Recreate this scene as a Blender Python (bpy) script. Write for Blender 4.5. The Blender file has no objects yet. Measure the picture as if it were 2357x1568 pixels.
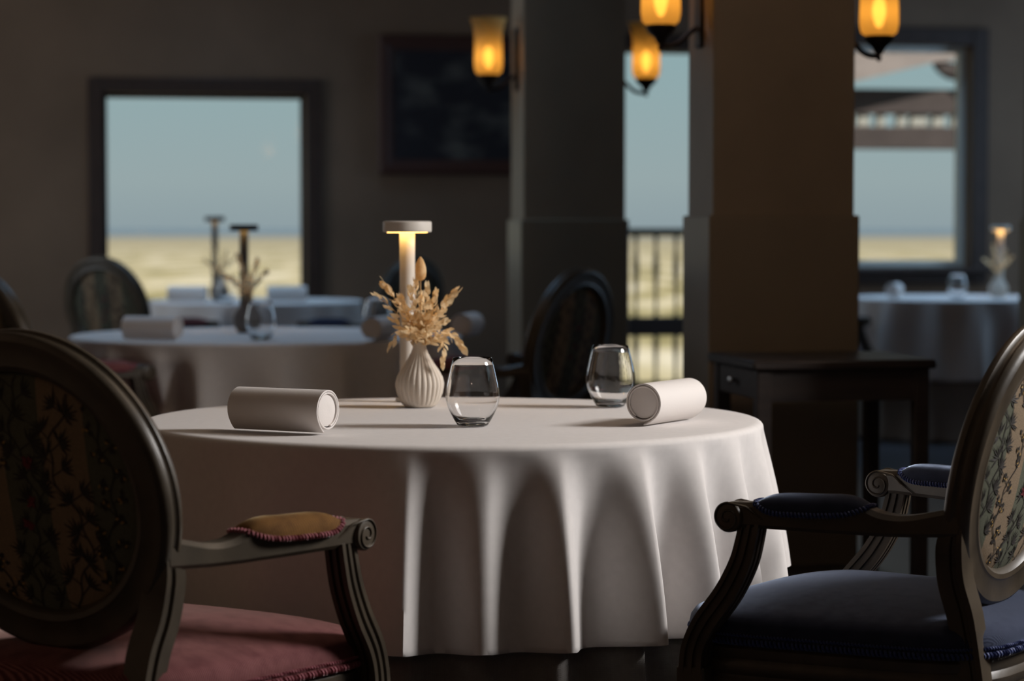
import bpy, bmesh, math, random
from mathutils import Vector, Matrix

S = bpy.context.scene
COL = S.collection
PI = math.pi

# ------------------------------------------------------------------ camera, world, sun, daylight, exposure
EYE = 1.119
cam_d = bpy.data.cameras.new('camera')
cam = bpy.data.objects.new('camera', cam_d)
COL.objects.link(cam)
cam.location = (0, 0, EYE)
cam.rotation_euler = (math.radians(90 - 2.634), 0, 0)
cam_d.sensor_width = 36
cam_d.lens = 85
cam_d.clip_start = 0.05
cam_d.clip_end = 60000
cam_d.dof.use_dof = True
cam_d.dof.focus_distance = 4.25
cam_d.dof.aperture_fstop = 3.6
cam_d.dof.aperture_blades = 0
S.camera = cam

S.view_settings.view_transform = 'Standard'
S.view_settings.look = 'None'
S.view_settings.gamma = 1.0
S.view_settings.use_curve_mapping = False
S.view_settings.exposure = 0.0
S.cycles.max_bounces = 7
S.cycles.diffuse_bounces = 3
S.cycles.glossy_bounces = 3
S.cycles.transmission_bounces = 7
S.cycles.transparent_max_bounces = 8
S.cycles.caustics_reflective = False

world = bpy.data.worlds.new('sky')
S.world = world
world.use_nodes = True
nt = world.node_tree
nt.nodes.clear()
wo = nt.nodes.new('ShaderNodeOutputWorld')
bg = nt.nodes.new('ShaderNodeBackground')
tc = nt.nodes.new('ShaderNodeTexCoord')
sx = nt.nodes.new('ShaderNodeSeparateXYZ')
ramp = nt.nodes.new('ShaderNodeValToRGB')
e = ramp.color_ramp.elements
e[0].position = 0.0
e[0].color = (0.37, 0.45, 0.49, 1)
e[1].position = 0.6
e[1].color = (0.20, 0.36, 0.46, 1)
m1 = e.new(0.02); m1.color = (0.42, 0.51, 0.53, 1)
m2 = e.new(0.07); m2.color = (0.38, 0.53, 0.56, 1)
nt.links.new(tc.outputs['Generated'], sx.inputs[0])
nt.links.new(sx.outputs['Z'], ramp.inputs[0])
nt.links.new(ramp.outputs[0], bg.inputs[0])
bg.inputs[1].default_value = 0.8
nt.links.new(bg.outputs[0], wo.inputs[0])

# room frame: u runs along the back wall, v into the depth
A = math.radians(10.5)
CU, SU = math.cos(A), math.sin(A)
OX, OY = -2.275, 13.5


def RP(t, s, z=0.0):
    return Vector((OX + t * CU - s * SU, OY + t * SU + s * CU, z))


sun_d = bpy.data.lights.new('sun', 'SUN')
sun = bpy.data.objects.new('sun', sun_d)
COL.objects.link(sun)
sun_d.energy = 4.2
sun_d.angle = math.radians(1.0)
sun_d.color = (1.0, 0.93, 0.80)
sun.rotation_euler = Vector((0.45, 0.80, -0.85)).to_track_quat('-Z', 'Y').to_euler()


def area(name, loc, direction, w, h, power, color, spread=PI):
    d = bpy.data.lights.new(name, 'AREA')
    d.shape = 'RECTANGLE'
    d.size = w
    d.size_y = h
    d.energy = power
    d.color = color
    d.spread = spread
    o = bpy.data.objects.new(name, d)
    COL.objects.link(o)
    o.location = loc
    o.rotation_euler = Vector(direction).to_track_quat('-Z', 'Z').to_euler()
    return o


# daylight that falls in through the window beside the table (right, out of the frame)
area('window_daylight', RP(3.80, -9.95, 2.55), (-CU, -SU, 0), 0.9, 1.65, 245, (1.0, 0.97, 0.95))
# cooler daylight from the left wall's window; cool fill added in the right recess
area('window_daylight', RP(-2.36, -1.9, 1.75), (CU, SU, 0), 1.7, 1.3, 22, (0.88, 0.93, 1.0))
area('window_daylight', RP(6.96, -1.6, 1.75), (-CU, -SU, 0), 1.7, 1.3, 26, (0.50, 0.72, 1.0))
# cool overhead fill, added to tint the tops of the farther tables
for st_, ss_, pw_, sp_ in ((0.45, -4.5, 13, 120), (0.75, -1.25, 8, 75), (4.55, -1.25, 12, 75)):
    area('overhead_fill', RP(st_, ss_, 3.59), (0, 0, -1), 1.3, 1.3, pw_, (0.42, 0.68, 1.0), math.radians(sp_))

# ------------------------------------------------------------------ materials
def new_mat(name):
    m = bpy.data.materials.new(name)
    m.use_nodes = True
    n = m.node_tree
    b = n.nodes['Principled BSDF']
    return m, n, b


def mat(name, col, rough=0.6, metal=0.0, sheen=0.0, sheen_tint=(1, 1, 1), var=0.0, vscale=8.0, bump=0.0, bscale=120.0,
        coat=0.0, spec=0.5, stretch=None):
    m, n, b = new_mat(name)
    b.inputs['Base Color'].default_value = (*col, 1)
    b.inputs['Roughness'].default_value = rough
    b.inputs['Metallic'].default_value = metal
    b.inputs['Specular IOR Level'].default_value = spec
    if sheen:
        b.inputs['Sheen Weight'].default_value = sheen
        b.inputs['Sheen Roughness'].default_value = 0.35
        b.inputs['Sheen Tint'].default_value = (*sheen_tint, 1)
    if coat:
        b.inputs['Coat Weight'].default_value = coat
        b.inputs['Coat Roughness'].default_value = 0.2
    if var or bump:
        t = n.nodes.new('ShaderNodeTexCoord')
        src = t.outputs['Object']
        if stretch:
            mp = n.nodes.new('ShaderNodeMapping')
            mp.inputs['Scale'].default_value = stretch
            n.links.new(src, mp.inputs[0])
            src = mp.outputs[0]
    if var:
        no = n.nodes.new('ShaderNodeTexNoise')
        no.inputs['Scale'].default_value = vscale
        no.inputs['Detail'].default_value = 5
        n.links.new(src, no.inputs['Vector'])
        r = n.nodes.new('ShaderNodeValToRGB')
        r.color_ramp.elements[0].position = 0.3
        r.color_ramp.elements[1].position = 0.7
        r.color_ramp.elements[0].color = (*[c * (1 - var) for c in col], 1)
        r.color_ramp.elements[1].color = (*[min(1, c * (1 + var)) for c in col], 1)
        n.links.new(no.outputs['Fac'], r.inputs[0])
        n.links.new(r.outputs[0], b.inputs['Base Color'])
    if bump:
        no2 = n.nodes.new('ShaderNodeTexNoise')
        no2.inputs['Scale'].default_value = bscale
        no2.inputs['Detail'].default_value = 3
        n.links.new(src, no2.inputs['Vector'])
        bp = n.nodes.new('ShaderNodeBump')
        bp.inputs['Strength'].default_value = bump
        bp.inputs['Distance'].default_value = 0.002
        n.links.new(no2.outputs['Fac'], bp.inputs['Height'])
        n.links.new(bp.outputs[0], b.inputs['Normal'])
    return m


def weave_mat(name, col, scale, strength, rough=0.9, sheen=0.15, var=0.06):
    m, n, b = new_mat(name)
    b.inputs['Roughness'].default_value = rough
    b.inputs['Specular IOR Level'].default_value = 0.25
    b.inputs['Sheen Weight'].default_value = sheen
    b.inputs['Sheen Roughness'].default_value = 0.4
    t = n.nodes.new('ShaderNodeTexCoord')
    w1 = n.nodes.new('ShaderNodeTexWave'); w1.wave_type = 'BANDS'; w1.bands_direction = 'Z'
    w2 = n.nodes.new('ShaderNodeTexWave'); w2.wave_type = 'BANDS'; w2.bands_direction = 'X'
    for w in (w1, w2):
        w.inputs['Scale'].default_value = scale
        w.inputs['Distortion'].default_value = 1.5
        w.inputs['Detail'].default_value = 2
        n.links.new(t.outputs['Object'], w.inputs['Vector'])
    mx = n.nodes.new('ShaderNodeMath'); mx.operation = 'ADD'
    n.links.new(w1.outputs['Fac'], mx.inputs[0]); n.links.new(w2.outputs['Fac'], mx.inputs[1])
    bp = n.nodes.new('ShaderNodeBump')
    bp.inputs['Strength'].default_value = strength
    bp.inputs['Distance'].default_value = 0.001
    n.links.new(mx.outputs[0], bp.inputs['Height'])
    n.links.new(bp.outputs[0], b.inputs['Normal'])
    no = n.nodes.new('ShaderNodeTexNoise'); no.inputs['Scale'].default_value = 60
    n.links.new(t.outputs['Object'], no.inputs['Vector'])
    r = n.nodes.new('ShaderNodeValToRGB')
    r.color_ramp.elements[0].color = (*[c * (1 - var) for c in col], 1)
    r.color_ramp.elements[1].color = (*[min(1, c * (1 + var)) for c in col], 1)
    n.links.new(no.outputs['Fac'], r.inputs[0]); n.links.new(r.outputs[0], b.inputs['Base Color'])
    return m


def cord_mat(name, dark, light, sheen_tint, scale=130, rot=0.0, sheen=0.7):
    """ribbed velvet: fine wales across the seat"""
    m, n, b = new_mat(name)
    b.inputs['Roughness'].default_value = 0.85
    b.inputs['Specular IOR Level'].default_value = 0.2
    b.inputs['Sheen Weight'].default_value = sheen
    b.inputs['Sheen Roughness'].default_value = 0.3
    b.inputs['Sheen Tint'].default_value = (*sheen_tint, 1)
    t = n.nodes.new('ShaderNodeTexCoord')
    mp = n.nodes.new('ShaderNodeMapping')
    mp.inputs['Rotation'].default_value = (0, 0, rot)
    n.links.new(t.outputs['Object'], mp.inputs[0])
    w = n.nodes.new('ShaderNodeTexWave'); w.wave_type = 'BANDS'; w.bands_direction = 'Y'
    w.inputs['Scale'].default_value = scale
    w.inputs['Distortion'].default_value = 1.2
    w.inputs['Detail'].default_value = 2
    w.inputs['Detail Scale'].default_value = 0.6
    n.links.new(mp.outputs[0], w.inputs['Vector'])
    no = n.nodes.new('ShaderNodeTexNoise'); no.inputs['Scale'].default_value = 35; no.inputs['Detail'].default_value = 6
    n.links.new(mp.outputs[0], no.inputs['Vector'])
    mu = n.nodes.new('ShaderNodeMath'); mu.operation = 'MULTIPLY'
    n.links.new(w.outputs['Fac'], mu.inputs[0]); n.links.new(no.outputs['Fac'], mu.inputs[1])
    r = n.nodes.new('ShaderNodeValToRGB')
    r.color_ramp.elements[0].position = 0.12; r.color_ramp.elements[1].position = 0.5
    r.color_ramp.elements[0].color = (*dark, 1); r.color_ramp.elements[1].color = (*light, 1)
    n.links.new(mu.outputs[0], r.inputs[0]); n.links.new(r.outputs[0], b.inputs['Base Color'])
    bp = n.nodes.new('ShaderNodeBump'); bp.inputs['Strength'].default_value = 0.35; bp.inputs['Distance'].default_value = 0.001
    n.links.new(mu.outputs[0], bp.inputs['Height']); n.links.new(bp.outputs[0], b.inputs['Normal'])
    return m


def tapestry_mat(name):
    m, n, b = new_mat(name)
    b.inputs['Roughness'].default_value = 0.9
    b.inputs['Specular IOR Level'].default_value = 0.15
    t = n.nodes.new('ShaderNodeTexCoord')
    s = n.nodes.new('ShaderNodeSeparateXYZ'); n.links.new(t.outputs['Object'], s.inputs[0])
    no0 = n.nodes.new('ShaderNodeTexNoise'); no0.inputs['Scale'].default_value = 9
    n.links.new(t.outputs['Object'], no0.inputs['Vector'])
    ab = n.nodes.new('ShaderNodeMath'); ab.operation = 'ABSOLUTE'; n.links.new(s.outputs['X'], ab.inputs[0])
    r = n.nodes.new('ShaderNodeValToRGB')
    r.color_ramp.interpolation = 'CONSTANT'
    sage = (0.155, 0.16, 0.115, 1); beige = (0.34, 0.25, 0.165, 1); seam = (0.11, 0.09, 0.06, 1)
    el = r.color_ramp.elements
    el[0].position = 0; el[0].color = sage
    el[1].position = 0.036; el[1].color = seam
    for p, c in ((0.0375, beige), (0.118, seam), (0.1195, sage)):
        k = el.new(p); k.color = c
    n.links.new(ab.outputs[0], r.inputs[0])
    no = n.nodes.new('ShaderNodeTexNoise'); no.inputs['Scale'].default_value = 420; no.inputs['Detail'].default_value = 2
    n.links.new(t.outputs['Object'], no.inputs['Vector'])
    mx = n.nodes.new('ShaderNodeMix'); mx.data_type = 'RGBA'; mx.blend_type = 'MULTIPLY'; mx.inputs[0].default_value = 0.55
    n.links.new(r.outputs[0], mx.inputs['A']); n.links.new(no.outputs['Fac'], mx.inputs['B'])
    n.links.new(mx.outputs['Result'], b.inputs['Base Color'])
    bp = n.nodes.new('ShaderNodeBump'); bp.inputs['Strength'].default_value = 0.4; bp.inputs['Distance'].default_value = 0.001
    n.links.new(no.outputs['Fac'], bp.inputs['Height']); n.links.new(bp.outputs[0], b.inputs['Normal'])
    return m


def emis_mat(name, col, strength):
    m = bpy.data.materials.new(name); m.use_nodes = True
    n = m.node_tree; n.nodes.clear()
    o = n.nodes.new('ShaderNodeOutputMaterial'); em = n.nodes.new('ShaderNodeEmission')
    em.inputs[0].default_value = (*col, 1); em.inputs[1].default_value = strength
    n.links.new(em.outputs[0], o.inputs[0])
    return m


def shade_mat(name):
    """frosted amber glass: scatters the bulb's light and lets part of it straight through"""
    m = bpy.data.materials.new(name); m.use_nodes = True
    n = m.node_tree; n.nodes.clear()
    o = n.nodes.new('ShaderNodeOutputMaterial')
    tr = n.nodes.new('ShaderNodeBsdfTranslucent'); tr.inputs[0].default_value = (0.92, 0.66, 0.28, 1)
    tp = n.nodes.new('ShaderNodeBsdfTransparent'); tp.inputs[0].default_value = (0.97, 0.74, 0.35, 1)
    df = n.nodes.new('ShaderNodeBsdfDiffuse'); df.inputs[0].default_value = (0.55, 0.38, 0.2, 1)
    a = n.nodes.new('ShaderNodeMixShader'); a.inputs[0].default_value = 0.22
    c = n.nodes.new('ShaderNodeMixShader'); c.inputs[0].default_value = 0.25
    n.links.new(tr.outputs[0], a.inputs[1]); n.links.new(tp.outputs[0], a.inputs[2])
    n.links.new(a.outputs[0], c.inputs[1]); n.links.new(df.outputs[0], c.inputs[2])
    n.links.new(c.outputs[0], o.inputs[0])
    return m


def glass_mat(name):
    m, n, b = new_mat(name)
    b.inputs['Base Color'].default_value = (1, 1, 1, 1)
    b.inputs['Roughness'].default_value = 0.0
    b.inputs['IOR'].default_value = 1.5
    b.inputs['Transmission Weight'].default_value = 1.0
    return m


def pane_mat(name):
    m = bpy.data.materials.new(name); m.use_nodes = True
    n = m.node_tree; n.nodes.clear()
    o = n.nodes.new('ShaderNodeOutputMaterial')
    tp = n.nodes.new('ShaderNodeBsdfTransparent'); tp.inputs[0].default_value = (0.97, 0.99, 0.985, 1)
    gl = n.nodes.new('ShaderNodeBsdfGlossy'); gl.inputs['Roughness'].default_value = 0.02
    fr = n.nodes.new('ShaderNodeFresnel'); fr.inputs[0].default_value = 1.35
    mx = n.nodes.new('ShaderNodeMixShader')
    n.links.new(fr.outputs[0], mx.inputs[0]); n.links.new(tp.outputs[0], mx.inputs[1]); n.links.new(gl.outputs[0], mx.inputs[2])
    n.links.new(mx.outputs[0], o.inputs[0])
    return m


def leaf_mat(name, col):
    m = bpy.data.materials.new(name); m.use_nodes = True
    n = m.node_tree; n.nodes.clear()
    o = n.nodes.new('ShaderNodeOutputMaterial')
    t = n.nodes.new('ShaderNodeTexCoord')
    no = n.nodes.new('ShaderNodeTexNoise'); no.inputs['Scale'].default_value = 60
    n.links.new(t.outputs['Object'], no.inputs['Vector'])
    r = n.nodes.new('ShaderNodeValToRGB')
    r.color_ramp.elements[0].color = (col[0] * 0.85, col[1] * 0.76, col[2] * 0.64, 1)
    r.color_ramp.elements[1].color = (*col, 1)
    r.color_ramp.elements[0].position = 0.35; r.color_ramp.elements[1].position = 0.62
    n.links.new(no.outputs['Fac'], r.inputs[0])
    d = n.nodes.new('ShaderNodeBsdfDiffuse'); tr = n.nodes.new('ShaderNodeBsdfTranslucent')
    n.links.new(r.outputs[0], d.inputs[0]); n.links.new(r.outputs[0], tr.inputs[0])
    mx = n.nodes.new('ShaderNodeMixShader'); mx.inputs[0].default_value = 0.5
    n.links.new(d.outputs[0], mx.inputs[1]); n.links.new(tr.outputs[0], mx.inputs[2])
    n.links.new(mx.outputs[0], o.inputs[0])
    return m


def painting_mat(name):
    m, n, b = new_mat(name)
    b.inputs['Roughness'].default_value = 0.6
    t = n.nodes.new('ShaderNodeTexCoord')
    mp = n.nodes.new('ShaderNodeMapping'); mp.inputs['Scale'].default_value = (3.2, 3.2, 6.0)
    n.links.new(t.outputs['Object'], mp.inputs[0])
    no = n.nodes.new('ShaderNodeTexNoise'); no.inputs['Scale'].default_value = 1.3; no.inputs['Detail'].default_value = 3
    n.links.new(mp.outputs[0], no.inputs['Vector'])
    r = n.nodes.new('ShaderNodeValToRGB')
    r.color_ramp.elements[0].position = 0.48; r.color_ramp.elements[0].color = (0.018, 0.018, 0.026, 1)
    r.color_ramp.elements[1].position = 0.75; r.color_ramp.elements[1].color = (0.13, 0.13, 0.12, 1)
    n.links.new(no.outputs['Fac'], r.inputs[0]); n.links.new(r.outputs[0], b.inputs['Base Color'])
    return m


def ground_mat(name):
    m, n, b = new_mat(name)
    b.inputs['Roughness'].default_value = 1.0
    b.inputs['Specular IOR Level'].default_value = 0.0
    t = n.nodes.new('ShaderNodeTexCoord')
    s = n.nodes.new('ShaderNodeSeparateXYZ'); n.links.new(t.outputs['Object'], s.inputs[0])
    mp = n.nodes.new('ShaderNodeMapping'); mp.inputs['Scale'].default_value = (0.085, 0.013, 1)
    n.links.new(t.outputs['Object'], mp.inputs[0])
    no = n.nodes.new('ShaderNodeTexNoise'); no.inputs['Scale'].default_value = 1.6; no.inputs['Detail'].default_value = 4
    n.links.new(mp.outputs[0], no.inputs['Vector'])
    r = n.nodes.new('ShaderNodeValToRGB')
    el = r.color_ramp.elements
    el[0].position = 0.36; el[0].color = (0.34, 0.27, 0.13, 1)
    el[1].position = 0.66; el[1].color = (0.95, 0.78, 0.62, 1)
    k = el.new(0.48); k.color = (0.62, 0.48, 0.28, 1)
    n.links.new(no.outputs['Fac'], r.inputs[0])
    # distance haze painted into the ground colour, blue-grey some kilometres out
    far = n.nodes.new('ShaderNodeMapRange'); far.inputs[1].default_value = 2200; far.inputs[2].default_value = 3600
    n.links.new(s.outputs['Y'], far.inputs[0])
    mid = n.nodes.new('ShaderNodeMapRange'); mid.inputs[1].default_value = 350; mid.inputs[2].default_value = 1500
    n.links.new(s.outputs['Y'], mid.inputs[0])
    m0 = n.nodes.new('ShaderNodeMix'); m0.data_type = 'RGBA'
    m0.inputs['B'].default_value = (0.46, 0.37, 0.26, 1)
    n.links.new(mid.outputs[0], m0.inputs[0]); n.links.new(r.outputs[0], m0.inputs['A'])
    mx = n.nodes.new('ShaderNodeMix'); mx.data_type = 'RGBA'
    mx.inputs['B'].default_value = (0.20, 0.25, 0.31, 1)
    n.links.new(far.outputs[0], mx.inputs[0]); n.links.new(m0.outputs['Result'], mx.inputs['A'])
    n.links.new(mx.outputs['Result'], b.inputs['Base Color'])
    return m


M = {}
M['wall'] = mat('wall_plaster', (0.205, 0.138, 0.092), 0.85, var=0.12, vscale=2.0, bump=0.2, bscale=60)
M['pier'] = mat('pier_plaster', (0.25, 0.19, 0.13), 0.55, var=0.1, vscale=3.0, bump=0.15, bscale=50)
M['wainscot'] = mat('pier_panel_paint', (0.235, 0.185, 0.13), 0.4, var=0.08, vscale=3.0)
M['ceiling'] = mat('ceiling_plaster', (0.16, 0.14, 0.12), 0.9)
M['floor'] = mat('floor_dark', (0.035, 0.032, 0.036), 0.35, var=0.3, vscale=6)
M['trim'] = mat('dark_trim_wood', (0.05, 0.032, 0.026), 0.5, var=0.25, vscale=10, stretch=(6, 6, 1))
M['sash'] = mat('sash_paint', (0.055, 0.042, 0.04), 0.45)
M['pale_sash'] = mat('pale_sash_paint', (0.72, 0.76, 0.72), 0.45)
M['pane'] = pane_mat('window_glass')
M['frost'] = mat('added_skylight_pane', (0.7, 0.75, 0.8), 0.8)
M['cloth'] = weave_mat('white_tablecloth', (0.74, 0.70, 0.68), 420, 0.12)
M['linen'] = weave_mat('grey_linen', (0.36, 0.335, 0.315), 190, 0.6, var=0.16)
M['napkin'] = mat('napkin_leatherette', (0.76, 0.71, 0.68), 0.7, sheen=0.2, bump=0.08, bscale=300)
M['wood_dark'] = mat('dark_walnut', (0.028, 0.020, 0.017), 0.4, var=0.3, vscale=6, stretch=(1, 8, 8))
M['frame'] = mat('antiqued_olive_bronze_wood', (0.062, 0.047, 0.031), 0.38, var=0.3, vscale=14, bump=0.1, bscale=90)
M['tapestry'] = tapestry_mat('striped_tapestry')
M['thread'] = mat('embroidery_dark_thread', (0.022, 0.016, 0.012), 0.7)
M['thread_red'] = mat('embroidery_red_thread', (0.15, 0.014, 0.02), 0.7)
M['thread_gold'] = mat('embroidery_gold_thread', (0.40, 0.24, 0.06), 0.6)
M['rose'] = cord_mat('rose_ribbed_velvet', (0.10, 0.026, 0.03), (0.30, 0.12, 0.115), (1.0, 0.72, 0.62), 95, 0.15)
M['blue'] = cord_mat('navy_velvet', (0.018, 0.024, 0.05), (0.045, 0.056, 0.10), (0.62, 0.75, 1.0), 260, 0.5, 1.0)
M['mustard'] = cord_mat('mustard_ribbed_velvet', (0.075, 0.03, 0.007), (0.27, 0.13, 0.032), (1.0, 0.8, 0.45), 200, 1.3, 0.5)
M['braid_pink'] = mat('pink_braid', (0.30, 0.075, 0.095), 0.7, sheen=0.4)
M['braid_blue'] = mat('blue_braid', (0.022, 0.042, 0.17), 0.6, sheen=0.4)
M['lamp_white'] = mat('lamp_sand_white_metal', (0.66, 0.61, 0.55), 0.45)
M['lamp_black'] = mat('lamp_dark_metal', (0.05, 0.05, 0.055), 0.45)
M['led'] = emis_mat('lamp_warm_led', (1.0, 0.56, 0.16), 14.0)
M['ceramic'] = mat('matt_cream_ceramic', (0.70, 0.62, 0.53), 0.75, bump=0.1, bscale=250)
M['ceramic_dark'] = mat('matt_grey_ceramic', (0.20, 0.17, 0.15), 0.7)
M['glass'] = glass_mat('drinking_glass')
M['leaf'] = leaf_mat('dried_leaf', (1.0, 0.84, 0.58))
M['tail'] = leaf_mat('dried_bunny_tail', (1.0, 0.78, 0.48))
M['iron'] = mat('dark_iron', (0.028, 0.02, 0.018), 0.45, metal=0.6)
M['shade'] = shade_mat('amber_frosted_glass')
M['bulb'] = emis_mat('bulb_filament_glow', (1.0, 0.56, 0.15), 7.5)
M['paint'] = painting_mat('dark_sky_painting')
M['ground'] = ground_mat('plain_and_painted_haze')
M['terrace'] = mat('terrace_stone', (0.35, 0.33, 0.3), 0.8, var=0.1)
M['rail'] = mat('railing_paint', (0.055, 0.06, 0.055), 0.6)
M['pergola'] = mat('pergola_brown_wood', (0.11, 0.085, 0.085), 0.7, var=0.2, vscale=4)
M['pergola_pale'] = mat('pergola_pale_soffit', (0.46, 0.38, 0.37), 0.8, var=0.1)
M['lime'] = mat('pale_block', (0.6, 0.58, 0.55), 0.7)


# ------------------------------------------------------------------ mesh helpers
class MB:
    def __init__(self):
        self.v = []
        self.f = []

    def add(self, verts, faces):
        o = len(self.v)
        self.v += [tuple(p) for p in verts]
        self.f += [tuple(i + o for i in f) for f in faces]
        return self

    def loft(self, rings, cap0=True, cap1=True, closed=True):
        n = len(rings[0])
        o = len(self.v)
        for r in rings:
            self.v += [tuple(p) for p in r]
        for j in range(len(rings) - 1):
            a, b = o + j * n, o + (j + 1) * n
            for i in range(n if closed else n - 1):
                k = (i + 1) % n
                self.f.append((a + i, a + k, b + k, b + i))
        if cap0:
            self.f.append(tuple(o + i for i in reversed(range(n))))
        if cap1:
            self.f.append(tuple(o + (len(rings) - 1) * n + i for i in range(n)))
        return self

    def loop_loft(self, rings):
        """rings that close on themselves (a torus-like sweep)"""
        n = len(rings[0]); o = len(self.v)
        for r in rings:
            self.v += [tuple(p) for p in r]
        J = len(rings)
        for j in range(J):
            a, b = o + j * n, o + ((j + 1) % J) * n
            for i in range(n):
                k = (i + 1) % n
                self.f.append((a + i, a + k, b + k, b + i))
        return self

    def lathe(self, prof, segs=32, c=(0, 0, 0), rf=None, cap0=True, cap1=True, axis='Z'):
        rings = []
        for r, z in prof:
            ring = []
            for i in range(segs):
                th = 2 * PI * i / segs
                rr = r * (rf(th, z) if rf else 1)
                x, y = rr * math.cos(th), rr * math.sin(th)
                if axis == 'Z':
                    ring.append((c[0] + x, c[1] + y, c[2] + z))
                else:      # axis X
                    ring.append((c[0] + z, c[1] + x, c[2] + y))
            rings.append(ring)
        return self.loft(rings, cap0, cap1)

    def tube(self, path, rad, sides=8, cap=True):
        pts = [Vector(p) for p in path]
        n = len(pts)
        rings = []
        prev = None
        for i in range(n):
            t = (pts[min(i + 1, n - 1)] - pts[max(i - 1, 0)])
            t = t.normalized() if t.length > 1e-9 else Vector((0, 0, 1))
            if prev is None:
                ref = Vector((0, 0, 1)) if abs(t.z) < 0.9 else Vector((1, 0, 0))
                a = t.cross(ref).normalized()
            else:
                a = (prev - t * prev.dot(t)).normalized()
            prev = a
            b = t.cross(a)
            r = rad(i / (n - 1)) if callable(rad) else rad
            rings.append([pts[i] + a * (r * math.cos(2 * PI * k / sides)) + b * (r * math.sin(2 * PI * k / sides)) for k in range(sides)])
        return self.loft(rings, cap, cap)

    def sweep(self, path, section, side_dir, scale=None, cap=True):
        """section of (a, b): a along side_dir, b along tangent x side"""
        pts = [Vector(p) for p in path]
        n = len(pts)
        sd = Vector(side_dir).normalized()
        rings = []
        for i in range(n):
            t = (pts[min(i + 1, n - 1)] - pts[max(i - 1, 0)]).normalized()
            a = (sd - t * sd.dot(t)).normalized()
            b = t.cross(a)
            k = scale(i / (n - 1)) if scale else 1
            rings.append([pts[i] + a * (p[0] * k) + b * (p[1] * k) for p in section])
        return self.loft(rings, cap, cap)

    def box(self, x0, x1, y0, y1, z0, z1, bev=0.0):
        if bev <= 0:
            v = [(x0, y0, z0), (x1, y0, z0), (x1, y1, z0), (x0, y1, z0), (x0, y0, z1), (x1, y0, z1), (x1, y1, z1), (x0, y1, z1)]
            f = [(3, 2, 1, 0), (4, 5, 6, 7), (0, 1, 5, 4), (1, 2, 6, 5), (2, 3, 7, 6), (3, 0, 4, 7)]
            return self.add(v, f)
        b = bev
        rings = []
        for z, i in ((z0, b), (z0 + b, 0), (z1 - b, 0), (z1, b)):
            rings.append([(x0 + i + (b if i == 0 else 0) * 0 + (b - i), y0 + i, z), (x1 - b, y0 + i, z), (x1 - i, y0 + b, z), (x1 - i, y1 - b, z),
                          (x1 - b, y1 - i, z), (x0 + b, y1 - i, z), (x0 + i, y1 - b, z), (x0 + i, y0 + b, z)])
        return self.loft(rings)

    def mesh(self, name, material=None, smooth=40, xf=None):
        me = bpy.data.meshes.new(name)
        v = [xf @ Vector(p) for p in self.v] if xf else self.v
        me.from_pydata(v, [], self.f)
        me.update()
        if smooth:
            me.shade_smooth()
            me.set_sharp_from_angle(angle=math.radians(smooth))
        if material:
            me.materials.append(material)
        return me

    def build(self, name, material, parent=None, smooth=40, xf=None):
        return obj(name, self.mesh(name, material, smooth, xf), parent)


def obj(name, me, parent=None, material=None):
    o = bpy.data.objects.new(name, me)
    COL.objects.link(o)
    if parent:
        o.parent = parent
    if material:
        o.material_slots[0].link = 'OBJECT'
        o.material_slots[0].material = material
    return o


def tag(o, label, cat, group=None):
    o['label'] = label
    o['category'] = cat
    if group:
        o['group'] = group
    return o


def thing(name, label, cat, loc=(0, 0, 0), rz=0.0, group=None, sc=1.0):
    o = bpy.data.objects.new(name, None)
    o.empty_display_size = 0.1
    COL.objects.link(o)
    o.location = loc
    o.rotation_euler = (0, 0, rz)
    o.scale = (sc, sc, sc)
    return tag(o, label, cat, group)


def struct(o):
    o['kind'] = 'structure'
    return o


def rot_room(x, y, z=0):
    return Matrix.Translation((x, y, z)) @ Matrix.Rotation(A, 4, 'Z')


ROOM = rot_room(OX, OY)


def smooth_path(pts, n=24):
    """Catmull-Rom through points"""
    P = [Vector(p) for p in pts]
    out = []
    for i in range(len(P) - 1):
        p0, p1, p2, p3 = P[max(i - 1, 0)], P[i], P[i + 1], P[min(i + 2, len(P) - 1)]
        for k in range(n):
            t = k / n
            out.append(0.5 * ((2 * p1) + (p2 - p0) * t + (2 * p0 - 5 * p1 + 4 * p2 - p3) * t * t + (3 * p1 - p0 - 3 * p2 + p3) * t ** 3))
    out.append(P[-1])
    return out


def lerp_table(tab, x):
    """Catmull-Rom through the rows of a table"""
    if x <= tab[0][0]:
        return tab[0][1:]
    n = len(tab)
    for i in range(n - 1):
        a, b = tab[i], tab[i + 1]
        if x <= b[0]:
            p, q = tab[max(i - 1, 0)], tab[min(i + 2, n - 1)]
            h = b[0] - a[0]
            k = (x - a[0]) / h
            out = []
            for c in range(1, len(a)):
                m0 = (b[c] - p[c]) / (b[0] - p[0]) * h
                m1 = (q[c] - a[c]) / (q[0] - a[0]) * h
                out.append((2 * k ** 3 - 3 * k * k + 1) * a[c] + (k ** 3 - 2 * k * k + k) * m0 + (3 * k * k - 2 * k ** 3) * b[c] + (k ** 3 - k * k) * m1)
            return out
    return tab[-1][1:]


# ------------------------------------------------------------------ the room shell
H = 3.6


def wall_with_openings(mb, t0, t1, openings, s0, s1):
    """boxes in room coordinates round rectangular openings (t0, t1, z0, z1)"""
    t = t0
    for a, b, z0, z1 in sorted(openings):
        mb.box(t, a, s0, s1, 0, H)
        if z0 > 0:
            mb.box(a, b, s0, s1, 0, z0)
        mb.box(a, b, s0, s1, z1, H)
        t = b
    mb.box(t, t1, s0, s1, 0, H)


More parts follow.
